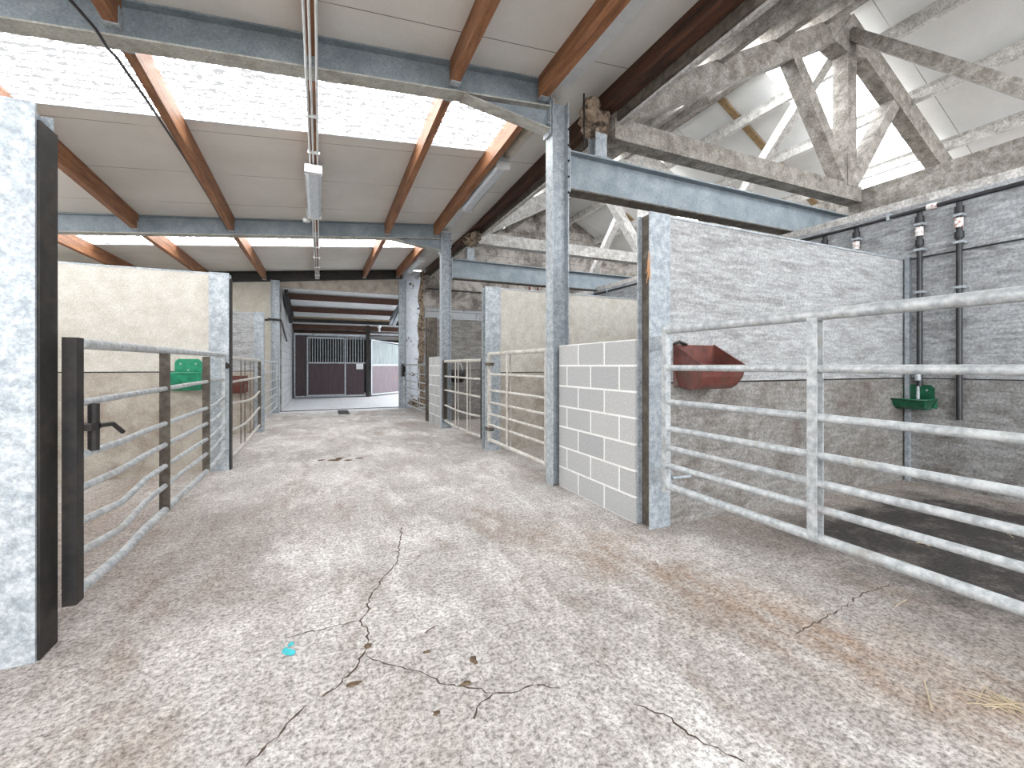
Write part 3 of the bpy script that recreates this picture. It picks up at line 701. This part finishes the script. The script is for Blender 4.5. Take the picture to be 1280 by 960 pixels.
# ------------------------------------------------------------------ troughs and bowls
def shell_trough(name, T, w, d, hb, hl, depth, mat, label, cat, th=.008, round_=True, group=None, back_w=None):
    """T: matrix; local x width, -y outwards from wall (y=0), z up; lip height hl, back height hb, bottom 0"""
    t = thing(name, T.to_translation(), label, cat, group)
    prof = [(0, hb), (0, hl), (0, .10 * depth), (-.03 * 1, .02), (-.10 * d / .3, 0), (-.62 * d, 0), (-.80 * d, .03), (-.92 * d, .09), (-d, hl)]
    b = MB(); vs = []
    wi = w / 2
    for x in (-wi, wi):
        for k, (y, z) in enumerate(prof):
            tp = .90 if 2 < k < 7 else 1.0
            bw = (back_w / w) if (back_w and k == 0) else 1
            vs.append(T @ Vector((x * tp * bw, y, z)))
    n = len(prof)
    fs = [(i, i + 1, n + i + 1, n + i) for i in range(n - 1)]
    fs += [tuple(range(n)), tuple(range(2 * n - 1, n - 1, -1))]
    if back_w:
        # straight shoulders: add a narrow raised plate instead of full height sides
        prof2 = prof[1:]
        b = MB(); vs = []
        for x in (-wi, wi):
            for k, (y, z) in enumerate(prof2):
                tp = .86 if 1 < k < 6 else 1.0
                vs.append(T @ Vector((x * tp, y, z)))
        n = len(prof2); fs = [(i, i + 1, n + i + 1, n + i) for i in range(n - 1)] + [tuple(range(n)), tuple(range(2 * n - 1, n - 1, -1))]
    b.add(vs, fs, False); b.build('bowl', mat, t, bevel=.006, solid=th, weld=True)
    b = MB(); lip = [Vector((-wi, 0, hl if back_w else hb)), Vector((-wi, -d, hl)), Vector((wi, -d, hl)), Vector((wi, 0, hl if back_w else hb))]
    b.tube([T @ p for p in lip], .008, 8); b.build('rim', mat, t)
    if back_w:
        b = MB(); hw = back_w / 2; c = .03
        pr = [(-hw, hl - .03), (hw, hl - .03), (hw, hb - c), (hw - c, hb), (-hw + c, hb), (-hw, hb - c)]
        m = len(pr); vs = [T @ Vector((x, -.002, z)) for x, z in pr] + [T @ Vector((x, -.02, z)) for x, z in pr]
        b.add(vs, [tuple(range(m)), tuple(range(2 * m - 1, m - 1, -1))] + [(i, (i + 1) % m, m + (i + 1) % m, m + i) for i in range(m)])
        bk = b.build('back_plate', mat, t, bevel=.004)
        b = MB()
        for x, z in ((-hw + .05, hb - .05), (hw - .05, hb - .05), (0, hl + .03)):
            p = T @ Vector((x, -.022, z)); q = T @ Vector((x, -.034, z)); b.tube([p, q], .009, 8)
        b.build('bolts', M['galv_light'], bk)
    return t
T = Matrix.Translation((2.655, 2.504, 1.03))
tr = shell_trough('feed_trough', T, .42, .28, .33, .17, .1, M['red'], 'dark red plastic feed trough hooked on the streaked grey partition at right', 'trough')
b = MB(); b.box(2.95, 2.962, 2.2, 2.48, 1.05, 1.18)
b = MB(); b.tube([(2.44, 2.49, 1.36), (2.48, 2.48, 1.38), (2.56, 2.49, 1.36)], .012, 8); b.build('hook', M['dark_steel'], tr)
T = Matrix.Translation((-1.335, 5.872, .93))
shell_trough('drinking_bowl', T, .30, .20, .34, .19, .1, M['green'], 'bright green drinking bowl on the beige partition of the left row', 'drinking bowl', back_w=.24, group='green drinking bowls')
T = Matrix.Translation((5.635, 2.39, .76)) @ Matrix.Rotation(math.radians(-90), 4, 'Z')
dbw = shell_trough('drinking_bowl', T, .30, .26, .24, .10, .1, M['green_dark'], 'dark green drinking bowl low on the right wall below a black pipe', 'drinking bowl', back_w=.26, group='green drinking bowls')
T = Matrix.Translation((-1.40, 8.99, .72))
shell_trough('feed_trough', T, .44, .26, .30, .16, .1, M['dark_red'], 'small dark red trough behind the bent gate of the left row', 'trough')
# black round bucket feeder, third stall right
t = thing('round_manger', (2.72, 9.1, .86), 'round dark manger on the partition beyond the second column', 'manger')
b = MB(); b.lathe([(.0, -.02), (.12, 0), (.17, .12), (.18, .26), (.165, .26), (.15, .1), (0, .03)], (2.72, 9.075, .84), (0, 0, 1), 20); b.build('bowl', M['dark_steel'], t)
b = MB(); b.tube([(2.55, 9.22, 1.10), (2.60, 9.22, 1.24), (2.72, 9.22, 1.28), (2.84, 9.22, 1.24), (2.89, 9.22, 1.10)], .01, 8); b.build('hoop', M['rail'], t)

# ------------------------------------------------------------------ pipes on the right wall
t = thing('water_pipe', (5.6, 3.5, 2.76), 'black horizontal water pipe along the top of the right wall', 'pipe')
b = MB(); b.tube([(5.59, -3.5, 2.765), (5.59, 1.0, 2.79), (5.59, 3.5, 2.785), (5.59, 12.4, 2.78)], .022, 10); b.build('pipe', M['black'], t)
for y in (-1, .4, 1.55, 2.62, 3.6, 4.8, 6.2, 7.6, 9.0, 10.4):
    b = MB(); b.box(5.56, 5.65, y - .012, y + .012, 2.755, 2.83); b.build('clamp', M['galv_light'], t)
b = MB(); b.tube([(5.59, 2.22, 2.79), (5.59, 2.30, 2.79)], .030, 10); lab(b.build('coupling', M['valve'], t), 'white and red coupling')
def drop(y, z0, label, r=.024, full=True):
    t = thing('drop_pipe', (5.59, y, z0), label, 'pipe', 'vertical water pipes on the right wall')
    b = MB(); b.tube([(5.59, y, z0), (5.59, y, 2.76)], r, 10); b.build('pipe', M['black'], t)
    for z in (2.66, 2.42):
        b = MB(); b.tube([(5.59, y, z), (5.59, y, z + .06)], r * 1.5, 10); b.build('collar', M['black'], t)
    b = MB(); b.tube([(5.585, y, 2.52), (5.585, y, 2.61)], r * 1.35, 10); b.tube([(5.585, y, 2.565), (5.54, y, 2.565)], .014, 8); b.build('valve', M['valve'], t)
    for z in ([2.64, 2.38, 1.95] if full else [2.64]):
        b = MB(); b.box(5.56, 5.65, y - .035, y + .035, z - .012, z + .012); b.build('bracket', M['galv_light'], t)
drop(2.36, .99, 'black vertical water pipe leading down to the dark green bowl')
drop(2.06, .68, 'black vertical pipe closest to the right frame edge')
drop(2.93, .6, 'short visible pipe drop with valve, just above the grey partition top', full=False)
drop(3.27, .6, 'pipe drop with valve above the grey partition, closer to the steel beam', full=False)
b = MB(); b.tube([(5.56, 2.36, .86), (5.56, 2.36, .99)], .014, 10); b.tube([(5.56, 2.36, 1.05), (5.56, 2.36, 1.13)], .026, 10)
tag(b.build('bowl_connector', M['galv_light']), 'small chrome connector joining black pipe and dark green bowl', 'connector')
b = MB(); b.tube([(5.64, -3, 2.33), (5.64, 2.48, 2.31)], .008, 6); tag(b.build('wall_cable', M['black']), 'thin dark cable running horizontally across the right wall', 'cable')
b = MB(); b.box(5.60, 5.65, 2.45, 2.489, 0, 2.33); tag(b.build('corner_channel', M['galv']), 'vertical steel channel where the grey partition meets the right wall', 'channel')
b = MB(); b.box(5.635, 5.65, -3.5, 2.45, 1.065, 1.075); b.build('trim_12', M['dark_steel'], kind='structure')
b = MB(); b.box(5.638, 5.65, -3.5, 2.45, 0, 1.065); b.build('trim_13', M['wall_low'], kind='structure')
b = MB(); b.tube([(2.85, 12.57, 3.46), (5.2, 12.57, 3.44)], .016, 8); tag(b.build('gable_pipe', M['black']), 'thin black pipe running across the sooty gable blocks below the steel beam', 'pipe')
t = thing('wall_bracket', (6.35, 12.55, 3.45), 'tiny rusty red bracket frame high on the far gable wall', 'bracket')
for x in (6.2, 6.5):
    b = MB(); b.box(x - .02, x + .02, 12.55, 12.62, 3.45, 3.75); b.build('bar', M['dark_red'], t)
b = MB(); b.box(6.2, 6.5, 12.56, 12.6, 3.56, 3.60); b.build('crossbar', M['dark_red'], t)
# pipe on far left
t = thing('water_pipe', (-1.3, 12.55, 2.3), 'black pipe on the cream wall at the far left of the opening', 'pipe')
b = MB(); b.tube([(-4.0, 12.56, 2.36), (-1.22, 12.56, 2.36), (-1.17, 12.5, 2.36), (-1.17, 12.29, 2.36), (-.9, 12.29, 2.34), (-.88, 12.5, 2.28), (-.87, 12.9, 2.1), (-.86, 13.8, 1.9)], .025, 8); b.build('pipe', M['black'], t)

# ------------------------------------------------------------------ passage: purlins, rafters, stable front
for i, y in enumerate((13.7, 15.1, 16.5, 17.6, 18.6)):
    b = MB(); z = zp(0, y) - .022; b.box(-.91, 3.5, y, y + .07, z - .17, z)
    tag(b.build('rough_joist', M['dark_wood'] if i != 2 else M['grey_wood']), 'rough brown timber joist under the white passage roof, %s from the opening' % ['first', 'second', 'third', 'fourth', 'fifth'][i], 'joist', 'timber joists of the far passage roof')
b = MB(); b.prism(ibeam_prof(.12, .12), (-.9, 16.0, zp(0, 16.) - .25), (3.5, 16.0, zp(0, 16.) - .25)); tag(b.build('cross_girder', M['dark_steel']), 'black steel girder crossing the far passage above the stable front', 'girder')
for x, l, m in ((-.82, 'dark sloping steel rafter at the left of the far passage', 'dark_steel'), (2.25, 'pale sloping steel rafter at the right of the far passage', 'galv')):
    b = MB(); b.prism(ibeam_prof(.18, .10), (x, 12.85, 3.12), (x, 15.6, 2.72)); b.prism(ibeam_prof(.10, .10), (x, 13.0, 3.05), (x, 14.9, 2.55)); tag(b.build('passage_rafter', M[m]), l, 'rafter', 'sloping rafters of the far passage')
YB = 17.6
t = thing('stable_front', (.45, YB, 0), 'dark plum boarded stable front with barred sliding door at the far end', 'stable front')
def fr(b, x0, x1, z0, z1, y0=YB - .02, y1=YB + .02): b.box(x0, x1, y0, y1, z0, z1)
b = MB(); fr(b, -.82, -.42, .08, 2.31); b.build('board_panel', M['plank'], t)
b = MB(); fr(b, .90, 1.56, .09, 1.28); b.build('board_panel', M['plank'], t)
b = MB(); fr(b, -.86, 1.62, 2.31, 2.39, YB - .04, YB + .04); lab(b.build('top_track', M['galv_light'], t), 'pale top track')
b = MB(); fr(b, -.86, 1.62, .03, .09, YB - .03, YB + .03); fr(b, .88, 1.6, 1.28, 1.32, YB - .03, YB + .03); fr(b, -.86, -.82, 0, 2.35, YB - .03, YB + .03); b.build('frame', M['galv_light'], t)
b = MB()
for k in range(7): b.tube([(.95 + k * .098, YB, 1.3), (.95 + k * .098, YB, 2.32)], .013, 8)
b.build('bars', M['galv_light'], t)
dr = MB(); fr(dr, -.42, .86, .10, 1.29, YB - .075, YB - .045); dr = dr.build('sliding_door', M['plank'], t)
b = MB()
for x in (-.44, .85): fr(b, x, x + .045, .08, 2.24, YB - .085, YB - .035)
for z in (.08, 1.28, 2.20): fr(b, -.44, .895, z, z + .045, YB - .085, YB - .035)
b.build('door_frame', M['galv_light'], dr)
b = MB()
for k in range(14): b.tube([(-.34 + k * .088, YB - .06, 1.3), (-.34 + k * .088, YB - .06, 2.21)], .012, 8)
b.build('door_bars', M['galv_light'], dr)
b = MB()
for x in (-.15, .6): b.lathe([(0, -.02), (.045, -.02), (.045, .02), (0, .02)], (x, YB - .07, 2.32), (0, 1, 0), 14); fr(b, x - .01, x + .01, 2.22, 2.32, YB - .08, YB - .07)
b.build('rollers', M['galv_light'], dr)
b = MB(); fr(b, 1.27, 1.52, 1.06, 1.275, YB - .034, YB - .021); tag(b.build('notice_sheet', M['white']), 'small white notice sheet on the boards beside the barred sliding door', 'notice')
t = thing('steel_column', (1.68, YB, 0), 'black steel post between the stable front and the open panel', 'column')
b = MB(); b.prism(ibeam_prof(.14, .12, .012, .012), (1.69, YB, 0), (1.69, YB, 2.85), (0, 1, 0)); b.build('post', M['dark_steel'], t)
b = MB(); b.box(1.76, 1.80, YB - .1, YB + .02, 1.0, 1.2); b.build('hinge', M['dark_steel'], t)
t = thing('stable_front', (2.4, 18.3, 0), 'violet grey boarded stable panel with ribbed upper sheet right of the black post', 'stable front')
A = Vector((1.80, YB + .02, 0)); B = Vector((3.25, 19.15, 0)); D = B - A
def pan(b, s0, s1, z0, z1, z2=None, z3=None, th=.03):
    n = Vector((D.y, -D.x, 0)).normalized() * th / 2
    p, q = A + D * s0, A + D * s1; z2 = z1 if z2 is None else z2
    vs = [p - n + Vector((0, 0, z0)), q - n + Vector((0, 0, z0)), q - n + Vector((0, 0, z2)), p - n + Vector((0, 0, z1)), p + n + Vector((0, 0, z0)), q + n + Vector((0, 0, z0)), q + n + Vector((0, 0, z2)), p + n + Vector((0, 0, z1))]
    b.add(vs, [(0, 1, 2, 3), (7, 6, 5, 4), (0, 4, 5, 1), (1, 5, 6, 2), (2, 6, 7, 3), (3, 7, 4, 0)])
b = MB(); pan(b, 0, 1, .1, 1.2); b.build('board_panel', M['plank_light'], t)
b = MB(); pan(b, 0, 1, 1.24, 2.18, 2.06, th=.02); b.build('ribbed_sheet', M['mesh_sheet'], t)
b = MB(); pan(b, 0, 1, 1.19, 1.25, th=.06); pan(b, 0, 1, .04, .1, th=.06); pan(b, 0, .025, .04, 2.2, th=.06); pan(b, 0, 1, 2.17, 2.22, 2.1, th=.05); b.build('frame', M['galv_light'], t)
b = MB(); b.tube([(1.76, YB - .1, 2.42), (4.2, YB - .1, 2.42)], .045, 10); tag(b.build('sliding_rail', M['galv_light']), 'pale horizontal door rail above the violet grey stable panel', 'rail')
b = MB(); b.lathe([(0, -.06), (.07, -.045), (.09, 0), (.07, .045), (0, .06)], (2.08, YB - .3, 2.72), (0, 1, 0), 16)
hd = thing('bulkhead_lamp', (2.08, YB - .3, 2.6), 'tiny round white lamp at the right of the far passage', 'lamp')
b.build('globe', M['white'], hd)
b = MB(); b.tube([(2.08, YB - .3, 2.5), (2.08, YB - .3, 2.66)], .04, 10); b.tube([(2.08, YB - .3, 2.77), (2.08, YB - .3, 2.9)], .012, 8); b.build('holder', M['white'], hd)

# ------------------------------------------------------------------ floor details
b = MB(); b.box(.42, .68, 11.45, 12.5, .001, .004); tag(b.build('drain_shade_sheet', M['shade_black']), 'square drain opening as a flat shade-dark sheet in the floor before the far opening', 'drain')  # flat dark sheet stands for the shade down in the drain
def crack(pts, w=.006, seed=1):
    rd = random.Random(seed); out = []
    for (x0, y0), (x1, y1) in zip(pts, pts[1:]):
        L = math.hypot(x1 - x0, y1 - y0); n = max(2, int(L / .022))
        for k in range(n):
            t = k / n; j = .009 if k else 0
            out.append((x0 + (x1 - x0) * t + rd.uniform(-j, j), y0 + (y1 - y0) * t + rd.uniform(-j, j)))
    out.append(pts[-1]); b = MB(); vs = []
    for i, (x, y) in enumerate(out):
        a = out[max(0, i - 1)]; c = out[min(len(out) - 1, i + 1)]
        dx, dy = c[0] - a[0], c[1] - a[1]; L = math.hypot(dx, dy) or 1
        ww = w * rd.uniform(.25, 1.0) * (0.3 if i in (0, len(out) - 1) else 1) / 2
        vs += [(x - dy / L * ww, y + dx / L * ww, .0012), (x + dy / L * ww, y - dx / L * ww, .0012)]
    b.add(vs, [(2 * i, 2 * i + 1, 2 * i + 3, 2 * i + 2) for i in range(len(out) - 1)])
    b.build('floor_crack', M['crack'], kind='structure')
CR = [[(0.554, 3.272), (0.471, 2.902), (0.434, 2.712), (0.325, 2.538), (0.236, 2.351), (0.212, 2.216), (0.171, 2.152), (0.202, 2.038), (0.177, 1.922)], [(0.177, 1.922), (0.115, 1.806), (0.054, 1.739), (0.004, 1.713)], [(-0.044, 1.695), (-0.109, 1.614), (-0.152, 1.573), (-0.175, 1.533), (-0.205, 1.505)], [(0.174, 1.884), (0.237, 1.802), (0.337, 1.717), (0.388, 1.656), (0.434, 1.589), (0.507, 1.539), (0.581, 1.48)], [(0.581, 1.48), (0.529, 1.46), (0.494, 1.421), (0.48, 1.396)], [(0.581, 1.48), (0.641, 1.453), (0.709, 1.458), (0.768, 1.441), (0.816, 1.402)], [(0.17, 2.153), (0.08, 2.159), (-0.082, 2.151), (-0.146, 2.154)], [(2.9, 1.333), (2.593, 1.336), (2.36, 1.303), (2.165, 1.281), (1.936, 1.258)], [(1.018, 1.227), (1.094, 1.13), (1.094, 1.057), (1.142, 0.982), (1.177, 0.905)]]
for i, c in enumerate(CR): crack(c, .012 if i < 3 else .009, i + 3)
def blob(c, r, mat, name, label, cat, seed, h=.4, grp=None):
    rd = random.Random(seed); b = MB(); n, m = 14, 5; vs = []; rr = [rd.uniform(.6, 1.15) for _ in range(n)]
    for i in range(m + 1):
        th = math.pi / 2 * i / m
        for j in range(n):
            ph = 2 * math.pi * j / n; k = rr[j] * rd.uniform(.9, 1.1)
            vs.append((c[0] + math.cos(th) * math.cos(ph) * r[0] * k, c[1] + math.cos(th) * math.sin(ph) * r[1] * k, .001 + math.sin(th) * r[2] * rd.uniform(.8, 1.2)))
    b.add(vs, [(i * n + j, i * n + (j + 1) % n, (i + 1) * n + (j + 1) % n, (i + 1) * n + j) for i in range(m) for j in range(n)], True)
    tag(b.build(name, mat), label, cat, grp)
clods = [((.571, 1.675), (.016, .028, .012), 'brown clod of dirt near the middle of the foreground floor'),
         ((.113, 1.733), (.03, .012, .008), 'flat brown clod beside the lower end of the long crack'),
         ((.502, 1.565), (.026, .010, .008), 'thin brown clod lying on the branching floor crack'),
         ((.414, 1.804), (.018, .010, .006), 'small brown clod between the two cracks'),
         ((.368, 1.472), (.014, .010, .006), 'tiny dark clod in front of the branching crack'),
         ((.187, 1.945), (.018, .016, .008), 'dark clod sitting at the junction of the long crack')]
for i, (c, r, l) in enumerate(clods): blob(c, r, M['dung'], 'dirt_clod', l, 'dirt', i + 1)
for i in range(7):
    rd = random.Random(i + 40)
    blob((.27 + rd.uniform(-.28, .25), 5.95 + rd.uniform(-.1, .1)), (.05, .03, .01), M['dung'], 'dirt_clod', 'bits of brown dirt on the bright floor in the middle distance of the aisle', 'dirt', i + 20, grp='dirt bits in the middle of the aisle')
b = MB()
rd = random.Random(9)
for k in range(5):
    c = Vector((-.118 + rd.uniform(-.02, .02), 2.062 + rd.uniform(-.05, .05), .0016 + k * .0006)); n = 9
    vs = [c] + [c + Vector((math.cos(2 * math.pi * j / n) * rd.uniform(.008, .024), math.sin(2 * math.pi * j / n) * rd.uniform(.008, .028), 0)) for j in range(n)]
    b.add(vs, [(0, 1 + j, 1 + (j + 1) % n) for j in range(n)])
tag(b.build('paint_splash', M['paint']), 'small turquoise paint splash on the floor at left of the long crack', 'paint mark')
b = MB(); rd = random.Random(4)
for k in range(26):
    c = Vector((2.19 + rd.gauss(0, .04), .69 + rd.gauss(0, .03), .006 + rd.uniform(0, .012))); a = rd.uniform(0, 3.14); L = rd.uniform(.02, .07)
    d = Vector((math.cos(a), math.sin(a), rd.uniform(-.05, .1))) * L
    b.tube([c - d, c + Vector((0, 0, .003)), c + d], .0014, 5)
o = tag(b.build('straw_wisp', M['straw']), 'loose wisp of dry straw on the floor at the lower right', 'straw'); o['kind'] = 'stuff'
for i, (x, y, L, a, l) in enumerate(((2.02, .83, .09, .5, 'single long straw stalk just left of the straw wisp'), (.457, 1.946, .03, .5, 'thin dark twig on the floor to the right of the long crack'), (2.673, 1.203, .07, .1, 'pale splinter under the bottom rail of the large gate'), (4.5, 1.42, .12, .7, 'pale straw stalk on the dark stall floor at the right edge'))):
    b = MB(); b.tube([(x - L * math.cos(a), y - L * math.sin(a), .004), (x, y, .008), (x + L * math.cos(a), y + L * math.sin(a), .004)], .0024, 6)
    tag(b.build('twig' if i == 1 else 'straw_stalk', M['dung'] if i == 1 else M['straw']), l, 'twig' if i == 1 else 'straw')
b = MB(); vs = [(3.72 + .06 * math.cos(t) * (1 + .3 * math.sin(3 * t)), 1.543 + .035 * math.sin(t), .008 + .008 * math.cos(2 * t)) for t in [2 * math.pi * k / 12 for k in range(12)]] + [(3.72, 1.543, .004)]
b.add(vs, [(12, k, (k + 1) % 12) for k in range(12)]); tag(b.build('dry_leaf', M['leaf'], solid=.002), 'pale curled dry leaf on the dark floor of the right stall', 'leaf')
rubble((2.38, 12.3, .12), (.16, .12, .12), 'brown rubble heap at the foot of the limewashed pier', 11)

# ------------------------------------------------------------------ light
w = bpy.data.worlds.new('World'); SC.world = w; w.use_nodes = True
bg = w.node_tree.nodes['Background']; bg.inputs[0].default_value = (.94, .97, 1.0, 1); bg.inputs[1].default_value = 1.9

# ------------------------------------------------------------------ camera
cd = bpy.data.cameras.new('Camera'); cam = bpy.data.objects.new('Camera', cd); C.objects.link(cam)
F = 542.0; cd.sensor_fit = 'HORIZONTAL'; cd.sensor_width = 36; cd.lens = 36 * F / 1280
cam.location = (0, 0, 1.2); cam.rotation_euler = (math.pi / 2, 0, -math.atan(240 / F))
cd.shift_x = 0; cd.shift_y = -(480 - 457) / 1280.0
cd.clip_start = .02; cd.clip_end = 200
SC.camera = cam
vs_ = SC.view_settings; vs_.view_transform = 'Standard'; vs_.look = 'None'; vs_.gamma = 1; vs_.use_curve_mapping = False; vs_.exposure = 1.85
SC.cycles.max_bounces = 8; SC.cycles.diffuse_bounces = 6; SC.cycles.sample_clamp_indirect = 6
